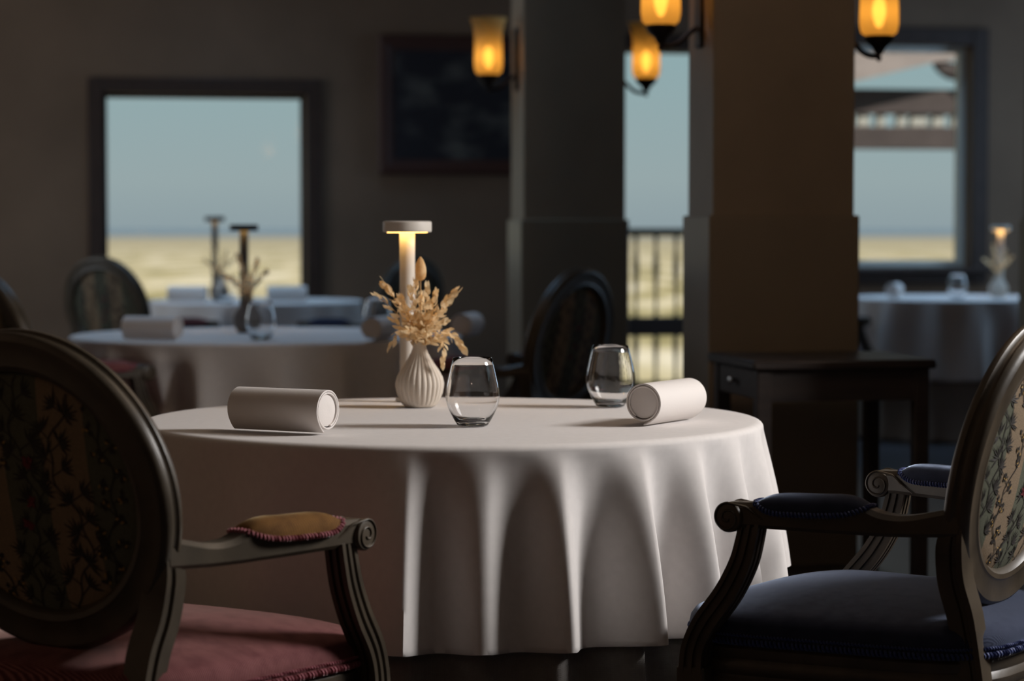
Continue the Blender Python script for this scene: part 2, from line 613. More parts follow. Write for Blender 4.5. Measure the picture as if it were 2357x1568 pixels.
W1 = (0.0, 1.13, 0.70, 1.878)
D1 = (2.72, 3.62, 0.0, 2.154)
W2 = (4.12, 5.09, 0.895, 2.21)
mb = MB()
wall_with_openings(mb, -2.7, 7.3, [W1, D1, W2], 0, 0.26)
struct(mb.build('wall_back', M['wall'], smooth=0, xf=ROOM))


def side_wall(name, t, thick, s_far, s_near, openings):
    m = MB()
    s = s_near
    for a, b, z0, z1 in sorted(openings):
        m.box(t, t + thick, s, a, 0, H)
        m.box(t, t + thick, a, b, 0, z0)
        m.box(t, t + thick, a, b, z1, H)
        s = b
    m.box(t, t + thick, s, s_far, 0, H)
    return struct(m.build(name, M['wall'], smooth=0, xf=ROOM))


side_wall('wall_left', -2.7, 0.3, 0.0, -16.5, [(-2.8, -1.0, 1.05, 2.45)])
side_wall('wall_right', 7.0, 0.3, 0.0, -6.4, [(-2.5, -0.7, 1.05, 2.45)])
side_wall('wall_right', 3.75, 0.3, -6.4, -16.5, [(-10.5, -9.4, 1.65, 3.45)])
mb = MB(); mb.box(2.2, 3.75, -8.15, -8.0, 0, H)
struct(mb.build('wall_light_block', M['wall'], smooth=0, xf=ROOM))  # unseen wing, added to keep the key light off the piers
mb = MB(); mb.box(4.05, 7.3, -6.7, -6.4, 0, H)
struct(mb.build('wall_return', M['wall'], smooth=0, xf=ROOM))
mb = MB(); mb.box(-2.7, 4.05, -16.8, -16.5, 0, H)
struct(mb.build('wall_rear', M['wall'], smooth=0, xf=ROOM))
mb = MB(); mb.box(-2.7, 7.3, -16.8, 0.26, -0.12, 0.0)
struct(mb.build('floor', M['floor'], smooth=0, xf=ROOM))
mb = MB()
for sa, sb, holes in ((-16.8, -5.25, ()), (-5.25, -3.75, ((-.3, 1.2),)), (-3.75, -2.0, ()), (-2.0, -.5, ((0, 1.5), (3.8, 5.3))), (-.5, .26, ())):
    t = -2.7
    for ha, hb in holes:
        mb.box(t, ha, sa, sb, H, H + 0.15)
        t = hb
    mb.box(t, 7.3, sa, sb, H, H + 0.15)
struct(mb.build('ceiling', M['ceiling'], smooth=0, xf=ROOM))


def casing(mb, a, b, z0, z1, w, s0, s1, sill=True):
    mb.box(a - w, a, s0, s1, z0 - (w if sill else 0), z1 + w, 0.006)
    mb.box(b, b + w, s0, s1, z0 - (w if sill else 0), z1 + w, 0.006)
    mb.box(a, b, s0, s1, z1, z1 + w, 0.006)
    if sill:
        mb.box(a, b, s0, s1, z0 - w, z0, 0.006)


def window(name, op, w_case, sash_w, bars=(), pale=False):
    a, b, z0, z1 = op
    root = bpy.data.objects.new(name, None); COL.objects.link(root); struct(root)
    root.matrix_world = ROOM
    m = MB(); casing(m, a, b, z0, z1, w_case, -0.035, 0.0)
    m.build('window_casing', M['trim'], root)
    m = MB()
    s0, s1 = 0.09, 0.14
    m.box(a, a + sash_w, s0, s1, z0, z1, 0.004); m.box(b - sash_w, b, s0, s1, z0, z1, 0.004)
    m.box(a + sash_w, b - sash_w, s0, s1, z0, z0 + sash_w, 0.004); m.box(a + sash_w, b - sash_w, s0, s1, z1 - sash_w, z1, 0.004)
    m.build('window_sash', M['pale_sash'] if pale else M['sash'], root)
    m = MB(); m.box(a + sash_w * .5, b - sash_w * .5, 0.112, 0.116, z0 + sash_w * .5, z1 - sash_w * .5)
    m.build('pane', M['pane'], root, smooth=0)
    m = MB(); m.box(a - w_case - .02, b + w_case + .02, -0.09, 0.09, z0 - 0.035, z0 - 0.001, 0.006)
    m.build('window_sill', M['trim'], root)
    return root


window('window_1', W1, 0.085, 0.022)
window('window_2', W2, 0.10, 0.04, pale=True)

# glazed door to the balcony
root = bpy.data.objects.new('door_1', None); COL.objects.link(root); struct(root)
root.matrix_world = ROOM
a, b, z0, z1 = D1
m = MB(); casing(m, a, b, 0, z1, 0.09, -0.03, 0.0, sill=False); m.build('door_casing', M['trim'], root)
m = MB()
fw = 0.07
m.box(a, a + fw, 0.08, 0.13, 0.01, z1, 0.004); m.box(b - fw, b, 0.08, 0.13, 0.01, z1, 0.004)
m.box(a + fw, b - fw, 0.08, 0.13, z1 - 0.01, z1, 0.002)
m.box(a + fw, b - fw, 0.08, 0.13, 0.01, 0.16, 0.004)
m.build('door_frame', M['sash'], root)
m = MB(); m.box(a + fw, b - fw, 0.08, 0.13, 0.495, 0.605, 0.004); m.build('mid_rail', M['sash'], root)
m = MB(); m.box(a + fw - .01, b - fw + .01, 0.102, 0.106, 0.59, z1 - 0.005); m.build('pane', M['pane'], root, smooth=0)
m = MB(); m.box(a + fw - .01, b - fw + .01, 0.102, 0.106, 0.155, 0.52); m.build('pane', M['pane'], root, smooth=0)

# piers with panelled lower halves
PW, PD = 0.425, 0.28


def pier(x, y, base_top=1.16, w=PW, d=PD):
    root = bpy.data.objects.new('wall_pier', None); COL.objects.link(root); struct(root)
    root.matrix_world = rot_room(x, y)
    m = MB(); m.box(0, w, 0, d, 0, H); m.build('pier_shaft', M['pier'], root, smooth=0)
    m = MB(); m.box(-0.014, w + 0.014, -0.014, d + 0.014, 0, base_top, 0.004)
    m.build('pier_panelling', M['wainscot'], root, smooth=30)
    m = MB(); m.box(-0.024, w + 0.024, -0.024, d + 0.024, 0, 0.12, 0.006); m.build('pier_plinth', M['trim'], root)
    return root


PIER1 = (0.048, 9.90)
PIER2 = (0.581, 7.00)
pier(*PIER1)
pier(*PIER2)
pier(2.012, 9.0)

for k, (ta, tb_, sa, sb) in enumerate(((-.3, 1.2, -5.25, -3.75), (0, 1.5, -2.0, -.5), (3.8, 5.3, -2.0, -.5))):  # made-up ceiling panes, added above the cool overhead fill
    m = MB(); m.box(ta - .03, tb_ + .03, sa - .03, sb + .03, H + .15, H + .17)
    struct(m.build('window_%d' % (k + 3), M['frost'], smooth=0, xf=ROOM))
# skirting along the back wall
m = MB(); m.box(-2.4, D1[0] - 0.09, -0.02, 0, 0, 0.12, 0.004); struct(m.build('baseboard_back', M['trim'], xf=ROOM))
m = MB(); m.box(D1[1] + 0.09, 7.0, -0.02, 0, 0, 0.12, 0.004); struct(m.build('baseboard_back', M['trim'], xf=ROOM))

# ------------------------------------------------------------------ outside
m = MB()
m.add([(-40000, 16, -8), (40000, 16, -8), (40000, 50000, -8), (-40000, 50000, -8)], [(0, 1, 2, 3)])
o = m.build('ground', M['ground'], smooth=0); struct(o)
m = MB(); m.box(2.2, 4.05, 0.27, 2.1, -0.14, -0.02); struct(m.build('balcony_floor', M['terrace'], smooth=0, xf=ROOM))

rail = thing('balcony_railing', 'dark balcony railing with turned balusters seen through the glazed door', 'railing')
rail.matrix_world = ROOM
m = MB(); m.box(2.25, 4.0, 1.86, 1.93, 1.075, 1.125, 0.008); m.build('top_rail', M['rail'], rail)
m = MB(); m.box(2.25, 4.0, 1.87, 1.92, 0.06, 0.11, 0.006); m.build('bottom_rail', M['rail'], rail)
for t in (2.27, 3.94):
    m = MB(); m.box(t, t + 0.05, 1.87, 1.92, -0.02, 1.075, 0.006); m.build('post', M['rail'], rail)
bal = MB().lathe([(.011, 0.11), (.016, .13), (.010, .16), (.013, .26), (.021, .36), (.013, .46), (.010, .52), (.018, .545), (.010, .57), (.011, .66),
                  (.015, .76), (.022, .86), (.016, .95), (.009, 1.01), (.016, 1.04), (.011, 1.08)], 10).mesh('baluster', M['rail'])
for i in range(12):
    o = obj('baluster', bal, rail); o.location = (2.402 + i * 0.137, 1.895, 0)

# pergola roof beyond the right window
pg = thing('pergola', 'brown timber pergola beams under a pale sloping soffit outside the right window', 'pergola')
pg.matrix_world = ROOM
m = MB(); m.box(4.9, 6.03, 2.45, 2.6, 1.924, 2.097, 0.006); m.build('upper_beam', M['pergola'], pg)
m = MB(); m.box(4.9, 6.03, 2.45, 2.6, 1.68, 1.833, 0.006); m.build('lower_beam', M['pergola'], pg)
blk = MB(); blk.box(-.05, .05, -0.05, .05, 0, 0.095, 0.01)
blk = blk.mesh('spacer_block', M['lime'])
for i, t in enumerate((5.0, 5.12, 5.27, 5.40, 5.55, 5.68, 5.82, 5.95)):
    o = obj('spacer_block', blk, pg); o.location = (t, 2.525, 1.831)
    o.scale = ((0.6, 1.2, 0.8, 0.5)[i % 4], 1, 1)
m = MB()
so = [(4.7, 2.03), (5.72, 2.275), (6.3, 2.345), (6.3, 2.9), (4.7, 2.9)]
m.add([(t, 2.3, z) for t, z in so] + [(t, 2.42, z) for t, z in so],
      [(4, 3, 2, 1, 0), (5, 6, 7, 8, 9), (0, 1, 6, 5), (1, 2, 7, 6), (2, 3, 8, 7), (3, 4, 9, 8), (4, 0, 5, 9)])
m.build('sloping_soffit', M['pergola_pale'], pg, smooth=0)
m = MB().tube(smooth_path([(5.74, 2.36, 2.285), (5.80, 2.36, 2.24), (5.88, 2.36, 2.215), (5.98, 2.36, 2.225), (6.08, 2.36, 2.27)], 6), lambda k: 0.03 + 0.03 * math.sin(PI * k), 8)
m.build('corbel', M['pergola'], pg)
m = MB(); m.box(6.03, 6.16, 2.45, 2.6, -8.0, 2.3, 0.006); m.build('post', M['pergola'], pg)
m = MB(); m.box(4.78, 4.90, 2.45, 2.6, -8.0, 2.3, 0.006); m.build('post', M['pergola'], pg)


# ------------------------------------------------------------------ painting
p = thing('framed_painting', 'dark landscape painting in a brown wooden frame on the back wall', 'painting')
p.matrix_world = ROOM
a, b, z0, z1 = 1.54, 2.42, 1.43, 2.22
m = MB()
fw = 0.085
prof = [(0, 0), (0, -.03), (.012, -.042), (.05, -.036), (.075, -.022), (fw, -.02), (fw, 0)]
rings = []
for (cx, cz, dx, dz) in ((a, z0, 1, 1), (b, z0, -1, 1), (b, z1, -1, -1), (a, z1, 1, -1)):
    rings.append([(cx + dx * q[0], q[1] - 0.002, cz + dz * q[0]) for q in prof])
m.loop_loft(rings)
m.build('picture_frame', mat('picture_frame_mahogany', (0.075, 0.033, 0.026), 0.45), p, smooth=20)
m = MB(); m.box(a + .07, b - .07, -0.02, -0.004, z0 + .07, z1 - .07); m.build('canvas', M['paint'], p, smooth=0)


# ------------------------------------------------------------------ wall sconces
def sconce(loc, z_bot, side, face_x, label):
    """loc = (x, y) under the shade; the wall face lies at local x = face_x * side"""
    r = thing('wall_sconce', label, 'wall lamp', (loc[0], loc[1], z_bot), A, 'amber glass wall sconces')
    d = face_x
    m = MB(); m.box(side * d - 0.012 if side > 0 else -d, side * d if side > 0 else -d + 0.012, -0.035, 0.035, -0.06, 0.20, 0.005)
    m.build('back_plate', M['iron'], r)
    pth = smooth_path([(side * (d - .01), 0, 0.0), (side * d * .75, 0, -.012), (side * d * .45, 0, -.045), (side * d * .15, 0, -.055), (0, 0, -.045), (0, 0, -.012)], 6)
    m = MB().tube(pth, 0.008, 8); m.build('arm', M['iron'], r)
    m = MB().lathe([(.004, -.07), (.009, -.062), (.006, -.052), (.012, -.046), (.02, -.03), (.040, -.012), (.046, .004), (.042, .006)], 20)
    m.build('shade_cup', M['iron'], r)
    pr = [(.040, .004), (.054, .016), (.0585, .04), (.058, .08), (.0565, .13), (.0585, .175), (.066, .21), (.077, .238)]
    m = MB().lathe(pr, 32, cap0=True, cap1=False); m.build('glass_shade', M['shade'], r)
    m = MB().lathe([(.004, .03), (.012, .04), (.019, .065), (.021, .085), (.016, .108), (.004, .122)], 16); m.build('bulb', M['bulb'], r)
    return r


def on_pier(p, right):
    base = Vector((p[0], p[1], 0))
    u = Vector((CU, SU, 0)); v = Vector((-SU, CU, 0))
    return base + v * 0.14 + (u * (PW + 0.122) if right else u * -0.122)


q = on_pier(PIER1, False); sconce((q.x, q.y), 1.751, 1, 0.122, 'lit amber tulip sconce beside the painting, on the far pier')
q = on_pier(PIER1, True); sconce((q.x, q.y), 1.743, -1, 0.122, 'small lit amber sconce hanging before the top of the glazed door')
q = on_pier(PIER2, False); sconce((q.x, q.y), 1.711, 1, 0.122, 'large lit amber sconce on the left face of the near pier')
q = on_pier(PIER2, True); sconce((q.x, q.y), 1.689, -1, 0.110, 'lit amber sconce right of the near pier, before the right window')


# ------------------------------------------------------------------ round tables with cloths
def fold_fn(ridges, amps):
    """ridges in degrees (0 faces the camera, + to the right); returns f(theta) and amplitude"""
    R_ = sorted(zip(ridges, amps))

    def f(th):
        d = (math.degrees(th) + 180) % 360 - 180
        n = len(R_)
        for i in range(n):
            a0, A0 = R_[i]
            a1, A1 = R_[(i + 1) % n]
            if i == n - 1:
                a1 += 360
            dd = d if d >= a0 else d + 360
            if a0 <= dd < a1 and (i < n - 1 or d >= a0 or d < R_[0][0]):
                k = (dd - a0) / (a1 - a0)
                amp = A0 + (A1 - A0) * k
                c = 0.5 + 0.5 * math.cos(2 * PI * k ** 0.8)
                return amp * (c ** 1.25 * 1.7 - 0.7), amp
        return 0.0, 0.0
    return f


def cloth_mesh(R, top, drop_fn, ff, flare, name, material, segs=360, rows=34, gap=0.0, dents=(), thick=True):
    m = MB()
    rings = []

    def ring(r, z):
        return [(r * math.sin(2 * PI * i / segs), -r * math.cos(2 * PI * i / segs), z) for i in range(segs)]
    for r in (0.02, 0.15, 0.3, 0.45, R - 0.03, R - 0.012):
        rings.append(ring(r, top))
    er = 0.012
    for k in range(1, 5):
        a_ = PI / 2 * k / 5
        rings.append(ring(R - er + (er + gap) * math.sin(a_), top - er + er * math.cos(a_)))
    for j in range(rows + 1):
        s = j / rows
        rg = []
        for i in range(segs):
            th = 2 * PI * i / segs
            fo, am = ff(th)
            L = drop_fn(th)
            g = 1 - (1 - s) ** 1.9
            r = R + gap + flare * s ** 1.2 + fo * g
            z = top - er - s * (L - er) + 0.10 * fo * s * s
            d = (math.degrees(th) + 180) % 360 - 180
            for (da, dd, dw) in dents:
                q = abs((d - da + 180) % 360 - 180) / dw
                if q < 1:
                    w = (1 - q * q) ** 2
                    low = min(1.0, max(0.0, (top - z - 0.06) / 0.15))
                    r -= dd * w * low
            rg.append((r * math.sin(th), -r * math.cos(th), z))
        rings.append(rg)
    # hem turned inwards
    last = rings[-1]
    rings.append([(x * 0.996, y * 0.996, z - 0.0015) for x, y, z in last])
    rings.append([(x * 0.992, y * 0.992, z + 0.004) for x, y, z in last])
    m.loft(rings, cap0=True, cap1=False)
    return m.mesh(name, material, smooth=60)


def table(label_pos, loc, R, ridges, amps, drop_fn, flare=0.02, h=0.75, dents=(), under=True, segs=300, hem_label=''):
    x, y = loc
    t = thing('dining_table', 'round table bearing the cloth of ' + label_pos, 'table', (x, y, 0), 0, 'round dining tables')
    m = MB().lathe([(R - .03, h - .03), (R - .012, h - .028), (R - .006, h - .02), (R - .006, h - .012), (R - .012, h - .006)], 48)
    m.build('table_top', M['wood_dark'], t)
    m = MB().lathe([(.05, .05), (.055, .1), (.04, .2), (.045, .45), (.06, h - .06), (.16, h - .031)], 20); m.build('pedestal', M['wood_dark'], t)
    leg = MB()
    leg.box(-0.03, 0.03, 0.03, 0.36, 0.0, 0.05, 0.008)
    leg = leg.mesh('foot', M['wood_dark'])
    for k in range(4):
        o = obj('foot', leg, t); o.rotation_euler = (0, 0, k * PI / 2 + PI / 4)
    ff = fold_fn(ridges, amps)
    if under:
        fu = lambda th: tuple(q * 0.72 for q in ff(th))
        me = cloth_mesh(R - 0.003, h - 0.003, lambda th: h - 0.012, fu, flare * 1.1, 'under_cloth', M['linen'], segs, 30, 0.0, dents)
        o = obj('under_cloth', me); o.location = (x, y, 0)
        tag(o, 'grey linen under cloth below ' + label_pos, 'tablecloth', 'grey linen under cloths')
        # pull it well inside the white cloth
        for v in me.vertices:
            if v.co.z < h - 0.02:
                k = min(1.0, (h - 0.02 - v.co.z) / 0.2)
                q = 1 - 0.035 * k
                v.co.x *= q; v.co.y *= q
    me = cloth_mesh(R, h + 0.001, drop_fn, ff, flare, 'tablecloth', M['cloth'], segs, 34, 0.004, dents)
    o = obj('tablecloth', me); o.location = (x, y, 0)
    tag(o, 'white cloth draped in folds over ' + label_pos, 'tablecloth', 'white round tablecloths')
    return t


def sstep(a, b, x):
    k = min(1, max(0, (x - a) / (b - a)))
    return k * k * (3 - 2 * k)


T1 = (-0.117, 4.70)
rid = [-172, -150, -128, -108, -88, -70, -52, -31, -5.5, 6.5, 19, 34, 47, 60, 74, 90, 108, 128, 150, 170]
amp = [.03, .03, .03, .03, .026, .020, .016, .014, .052, .024, .050, .058, .046, .036, .032, .03, .03, .03, .03, .03]


def drop1(th):
    d = abs((math.degrees(th) + 180) % 360 - 180)
    return 0.352 - 0.062 * sstep(45, 88, d)


table('the near table with the cream vase', T1, 0.60, rid, amp, drop1, 0.028, segs=720)


def gen_folds(n, seed, a0=.03):
    r = random.Random(seed)
    rd = [-180 + 360 * (i + r.uniform(-.28, .28)) / n for i in range(n)]
    return rd, [a0 * r.uniform(.6, 1.3) for _ in rd]


T2 = (-0.86, 8.47)
T3 = (-1.33, 12.55)
T4 = (2.42, 13.15)
rd, am = gen_folds(19, 4, .052)
table('the middle table in front of the left window', T2, 0.68, rd, am, lambda th: 0.40, 0.02, dents=((-45, .15, 40), (64, .06, 36)), segs=360)
rd, am = gen_folds(15, 7, .036)
table('the far table under the left window', T3, 0.55, rd, am, lambda th: 0.40, 0.02, segs=240)
rd, am = gen_folds(16, 11, .05)
table('the far table below the right window', T4, 0.58, rd, am, lambda th: 0.42, 0.03, segs=240)
TOP = 0.7525


# ------------------------------------------------------------------ armchairs with medallion backs
REC = math.radians(12)
BY, BZ = -0.235, 0.735
OA, OB = 0.260, 0.243


def back_pt(x, s, n):
    """x across, s up along the reclined back, n forward"""
    return (x, BY - s * math.sin(REC) + n * math.cos(REC), BZ + s * math.cos(REC) + n * math.sin(REC))


PANEL_A, PANEL_B = OA - 0.058, OB - 0.058


def dome(x, s, rear):
    q = min(1.0, (x / PANEL_A) ** 2 + (s / PANEL_B) ** 2)
    k = (1 - q) ** 0.6
    return -0.006 - 0.014 * k if rear else 0.006 + 0.034 * k


CH = {}


def build_chair_meshes():
    # oval frame
    prof = [(0.004, -.019), (0.0005, -.014), (0.0, -.008), (0.0035, -.004), (0.0045, 0.0), (.0035, .004), (0, .008), (.0005, .014), (.004, .019), (.010, .0225),
            (.018, .0205), (.022, .0215), (.044, .020), (.048, .022), (.056, .019), (.062, .010), (.063, .0), (.062, -.010), (.056, -.019), (.048, -.021), (.044, -.019), (.020, -.0215), (.010, -.0225)]
    rings = []
    N = 96
    for i in range(N):
        th = 2 * PI * i / N
        rings.append([back_pt((OA - r) * math.cos(th), (OB - r) * math.sin(th), n) for r, n in prof])
    CH['back_frame'] = MB().loop_loft(rings).mesh('back_frame', M['frame'], 35)
    # carved crest is absent; upholstered panels, front and rear
    for rear in (False, True):
        m = MB()
        rg = []
        for j in range(1, 15):
            q = j / 14
            rg.append([back_pt(PANEL_A * q * math.cos(2 * PI * i / 64), PANEL_B * q * math.sin(2 * PI * i / 64), dome(PANEL_A * q * math.cos(2 * PI * i / 64), PANEL_B * q * math.sin(2 * PI * i / 64), rear)) for i in range(64)])
        m.loft(rg, True, False)
        CH['panel%d' % rear] = m.mesh('outer_back_upholstery' if rear else 'inner_back_upholstery', M['tapestry'], 60)
        # embroidery
        rnd = random.Random(5)
        th_, rd_, gd_ = MB(), MB(), MB()
        sg = -1 if rear else 1

        def P3(x, s, lift):
            return back_pt(x, s, dome(x, s, rear) + sg * lift)

        def inside(x, s, k=0.96):
            return (x / PANEL_A) ** 2 + (s / PANEL_B) ** 2 < k

        def leaf(mb, x, s, ang, L, w, lift=0.0012):
            dx, ds = math.cos(ang), math.sin(ang)
            tip = (x + dx * L, s + ds * L)
            if not inside(x, s) or not inside(*tip):
                return
            mid = (x + dx * L * .45, s + ds * L * .45)
            v = [P3(x, s, lift * .6), P3(mid[0] - ds * w, mid[1] + dx * w, lift), P3(tip[0], tip[1], lift * .6), P3(mid[0] + ds * w, mid[1] - dx * w, lift)]
            mb.add(v, [(0, 1, 2, 3)])

        def stem(pts, w):
            for (x0, s0), (x1, s1) in zip(pts, pts[1:]):
                if not (inside(x0, s0) and inside(x1, s1)):
                    continue
                dx, ds = x1 - x0, s1 - s0
                l = math.hypot(dx, ds) or 1
                nx, ns = -ds / l * w, dx / l * w
                th_.add([P3(x0 - nx, s0 - ns, .0009), P3(x1 - nx, s1 - ns, .0009), P3(x1 + nx, s1 + ns, .0009), P3(x0 + nx, s0 + ns, .0009)], [(0, 1, 2, 3)])

        for vi, (x0, amp_, ph) in enumerate(((-.150, .012, .5), (-.078, .026, 0.3), (0.0, .016, 2.0), (.078, .026, 3.3), (.150, .012, 1.0))):
            pts = []
            for k in range(61):
                s = -PANEL_B + 2 * PANEL_B * k / 60
                pts.append((x0 + amp_ * math.sin(ph + s * 26) + .006 * math.sin(s * 90 + vi), s))
            stem(pts, .0013)
            for k in range(2, 60, 3):
                x, s = pts[k]
                side = 1 if (k // 3) % 2 else -1
                ang = PI / 2 - side * rnd.uniform(.7, 1.1)
                L = rnd.uniform(.014, .026)
                tip = (x + math.cos(ang) * L, s + math.sin(ang) * L)
                stem([(x, s), tip], .0009)
                if (k + vi) % 3 == 0 and vi != 2:
                    for b_ in range(6):
                        leaf(th_, tip[0] + rnd.uniform(-.006, .006), tip[1] + rnd.uniform(-.006, .006), rnd.uniform(0, 6.28), .011, .0038)
                    leaf(gd_, tip[0] + .004, tip[1] - .003, rnd.uniform(0, 6.28), .008, .002, .0018)
                    leaf(gd_, tip[0] - .004, tip[1] + .002, rnd.uniform(0, 6.28), .008, .002, .0018)
                else:
                    n_ = rnd.randint(6, 9)
                    for b_ in range(n_):
                        a_ = ang + (b_ - (n_ - 1) / 2) * rnd.uniform(.30, .42)
                        leaf(th_, tip[0], tip[1], a_, rnd.uniform(.020, .033), rnd.uniform(.0016, .0025))
        for (cx, cs) in ((0.004, -.012), (-.006, -.045), (.008, .05)):
            for b_ in range(9):
                leaf(rd_, cx + rnd.uniform(-.004, .004), cs + rnd.uniform(-.004, .004), b_ * .7, rnd.uniform(.008, .014), .0035, .0018)
        CH['thread%d' % rear] = th_.mesh('embroidered_foliage', M['thread'], 0)
        CH['red%d' % rear] = rd_.mesh('embroidered_blossom', M['thread_red'], 0)
        CH['gold%d' % rear] = gd_.mesh('embroidered_bud', M['thread_gold'], 0)
    # seat outline
    def outline(th, k=1.0):
        c, s = math.cos(th), math.sin(th)
        e_ = 0.40
        x = 0.258 * math.copysign(abs(c) ** e_, c)
        y = 0.255 * math.copysign(abs(s) ** e_, s)
        x *= 1 + 0.10 * y / 0.255
        y += 0.02 * (1 - (x / 0.28) ** 2) * (1 if y > 0 else -1)
        return x * k, 0.008 + y * k
    n = 120
    def orng(k, z):
        return [(*outline(2 * PI * i / n, k), z) for i in range(n)]
    rg = [orng(a_, b_) for b_, a_ in ((.352, .94), (.352, .985), (.358, 1.0), (.375, 1.0), (.379, .988), (.384, .988), (.389, 1.005), (.400, 1.012), (.407, 1.0), (.411, .99), (.416, 1.0), (.428, 1.004), (.434, .985), (.434, .9))]
    CH['seat_rail'] = MB().loft(rg).mesh('seat_rail', M['frame'], 35)
    rg = []
    for b_, a_ in ((.430, .97), (.433, 1.0), (.445, 1.022), (.458, 1.026), (.470, 1.018), (.480, .995)):
        rg.append(orng(a_, b_))
    for j in range(1, 13):
        q = 1 - j / 13
        rg.append(orng(.995 * (q ** .8) if j < 13 else 0.02, .480 + .042 * (1 - q ** 1.6) ** .8))
    CH['seat_cushion'] = MB().loft(rg).mesh('seat_cushion', M['rose'], 60)

    def coil(path, r, pitch, tr, closed_side=Vector((0, 0, 1))):
        """one continuous twisted cord along a path"""
        pts = [Vector(p_) for p_ in path]
        cum = [0.0]
        for a_, b_ in zip(pts, pts[1:]):
            cum.append(cum[-1] + (b_ - a_).length)
        total = cum[-1]
        turns = total / pitch
        steps = int(turns * 7)
        out = []
        j = 0
        for i in range(steps + 1):
            d = total * i / steps
            while j < len(cum) - 2 and cum[j + 1] < d:
                j += 1
            k = (d - cum[j]) / max(1e-9, cum[j + 1] - cum[j])
            c_ = pts[j].lerp(pts[j + 1], k)
            t_ = (pts[j + 1] - pts[j]).normalized()
            a_ = t_.cross(closed_side)
            a_ = a_.normalized() if a_.length > 1e-4 else t_.cross(Vector((1, 0, 0))).normalized()
            b_ = t_.cross(a_)
            ph = 2 * PI * d / pitch
            out.append(c_ + a_ * (r * math.cos(ph)) + b_ * (r * math.sin(ph)))
        return MB().tube(out, tr, 5)
    per = [(*outline(2 * PI * i / 200, 1.022), .4405) for i in range(201)]
    mbr = coil(per, .0042, .0075, .0024)
    CH['seat_braid'] = mbr.mesh('seat_braid', M['braid_pink'], 60)
    per = [(*outline(2 * PI * i / 200, 1.028), .4515) for i in range(201)]
    CH['seat_cord'] = coil(per, .0016, .006, .0016).mesh('seat_cord', M['braid_pink'], 60)

    # arms, posts, stiles and legs; the right-hand ones, mirrored for the left
    SCX, SCY, SCZ, SCR = 0.303, 0.138, 0.6515, 0.0245
    tab = [(-.225, .682, .634, .222), (-.19, .674, .632, .226), (-.14, .664, .630, .236), (-.10, .667, .630, .247), (-.065, .681, .631, .257), (0.0, .682, .633, .275), (.07, .681, .635, .291), (.105, .677, .636, .298), (.138, .676, .634, .303)]
    for sgn, tagn in ((1, 'R'), (-1, 'L')):
        m = MB()
        rg = []
        for i in range(41):
            y = -.225 + .363 * i / 40
            zt, zb, xx = lerp_table(tab, y)
            w = 0.0215
            hh = (zt - zb) / 2; zc = (zt + zb) / 2
            sec = [(-w, -hh + .006), (-w + .005, -hh), (w - .005, -hh), (w, -hh + .006), (w, 0), (w, hh - .008), (w - .008, hh), (-w + .008, hh), (-w, hh - .008), (-w, 0)]
            rg.append([(sgn * (xx + a_), y, zc + b_) for a_, b_ in sec])
        if sgn < 0:
            rg = [list(reversed(r)) for r in rg]
        m.loft(rg)
        CH['arm' + tagn] = m.mesh('arm', M['frame'], 35)
        m = MB().lathe([(SCR - .006, -.0255), (SCR - .002, -.0245), (SCR, -.021), (SCR, .021), (SCR - .002, .0245), (SCR - .006, .0255)], 36, (sgn * SCX, SCY, SCZ), axis='X')
        CH['scroll' + tagn] = m.mesh('scroll', M['frame'], 35)
        for face in (-1, 1):
            pts = []
            for i in range(70):
                k = i / 69
                an = PI / 2 - k * 2 * PI * 1.65
                rr = .0215 * (1 - k) ** .9 + .003
                pts.append((sgn * SCX + face * .0256, SCY + rr * math.cos(an), SCZ + rr * math.sin(an)))
            tail = smooth_path([(sgn * (SCX - .016) + face * .0222, SCY - .075, SCZ - .012), (sgn * (SCX - .010) + face * .0228, SCY - .050, SCZ + .004), (sgn * (SCX - .004) + face * .0245, SCY - .028, SCZ + .021)], 6)
            m = MB().tube([Vector(t_) for t_ in tail[:-1]] + pts, lambda k: .0021 if k > .06 else .0012, 6)
            CH['spiral%s%d' % (tagn, face)] = m.mesh('scroll_carving', M['frame'], 60)
        # arm pad
        m = MB(); rg = []; edge_a, edge_b = [], []
        for i in range(25):
            k = i / 24
            y = -.080 + .175 * k
            zt, zb, xx = lerp_table(tab, y)
            q = max(.05, 1 - abs(2 * k - 1) ** 5)
            w = .0305 * (.55 + .45 * q)
            hh = .012 * q
            zbse = zt - .021 * q
            ring = []
            for j in range(17):
                an = PI * j / 16
                ring.append((sgn * (xx + w * math.cos(an)), y, zbse + (hh + .021 * q) * math.sin(an) ** .8))
            rg.append(ring if sgn > 0 else list(reversed(ring)))
            edge_a.append((sgn * (xx + w), y, zbse)); edge_b.append((sgn * (xx - w), y, zbse))
        m.loft(rg)
        CH['pad' + tagn] = m.mesh('arm_pad', M['rose'], 60)
        loop = edge_a + [rg[-1][8]] + list(reversed(edge_b)) + [rg[0][8]] + [edge_a[0]]
        CH['padbraid' + tagn] = coil(smooth_path(loop, 3), .0032, .0062, .002).mesh('pad_braid', M['braid_pink'], 60)
        # front post with grooves
        w = .0175
        sec = [(-w, -w), (-.010, -w), (-.009, -w + .004), (-.004, -w + .004), (-.003, -w), (.003, -w), (.004, -w + .004), (.009, -w + .004), (.010, -w), (w, -w),
               (w, -.010), (w - .004, -.009), (w - .004, -.004), (w, -.003), (w, .003), (w - .004, .004), (w - .004, .009), (w, .010), (w, w), (.010, w), (.009, w - .004), (.004, w - .004), (.003, w), (-.003, w), (-.004, w - .004), (-.009, w - .004), (-.010, w), (-w, w),
               (-w, .010), (-w + .004, .009), (-w + .004, .004), (-w, .003), (-w, -.003), (-w + .004, -.004), (-w + .004, -.009), (-w, -.010)]
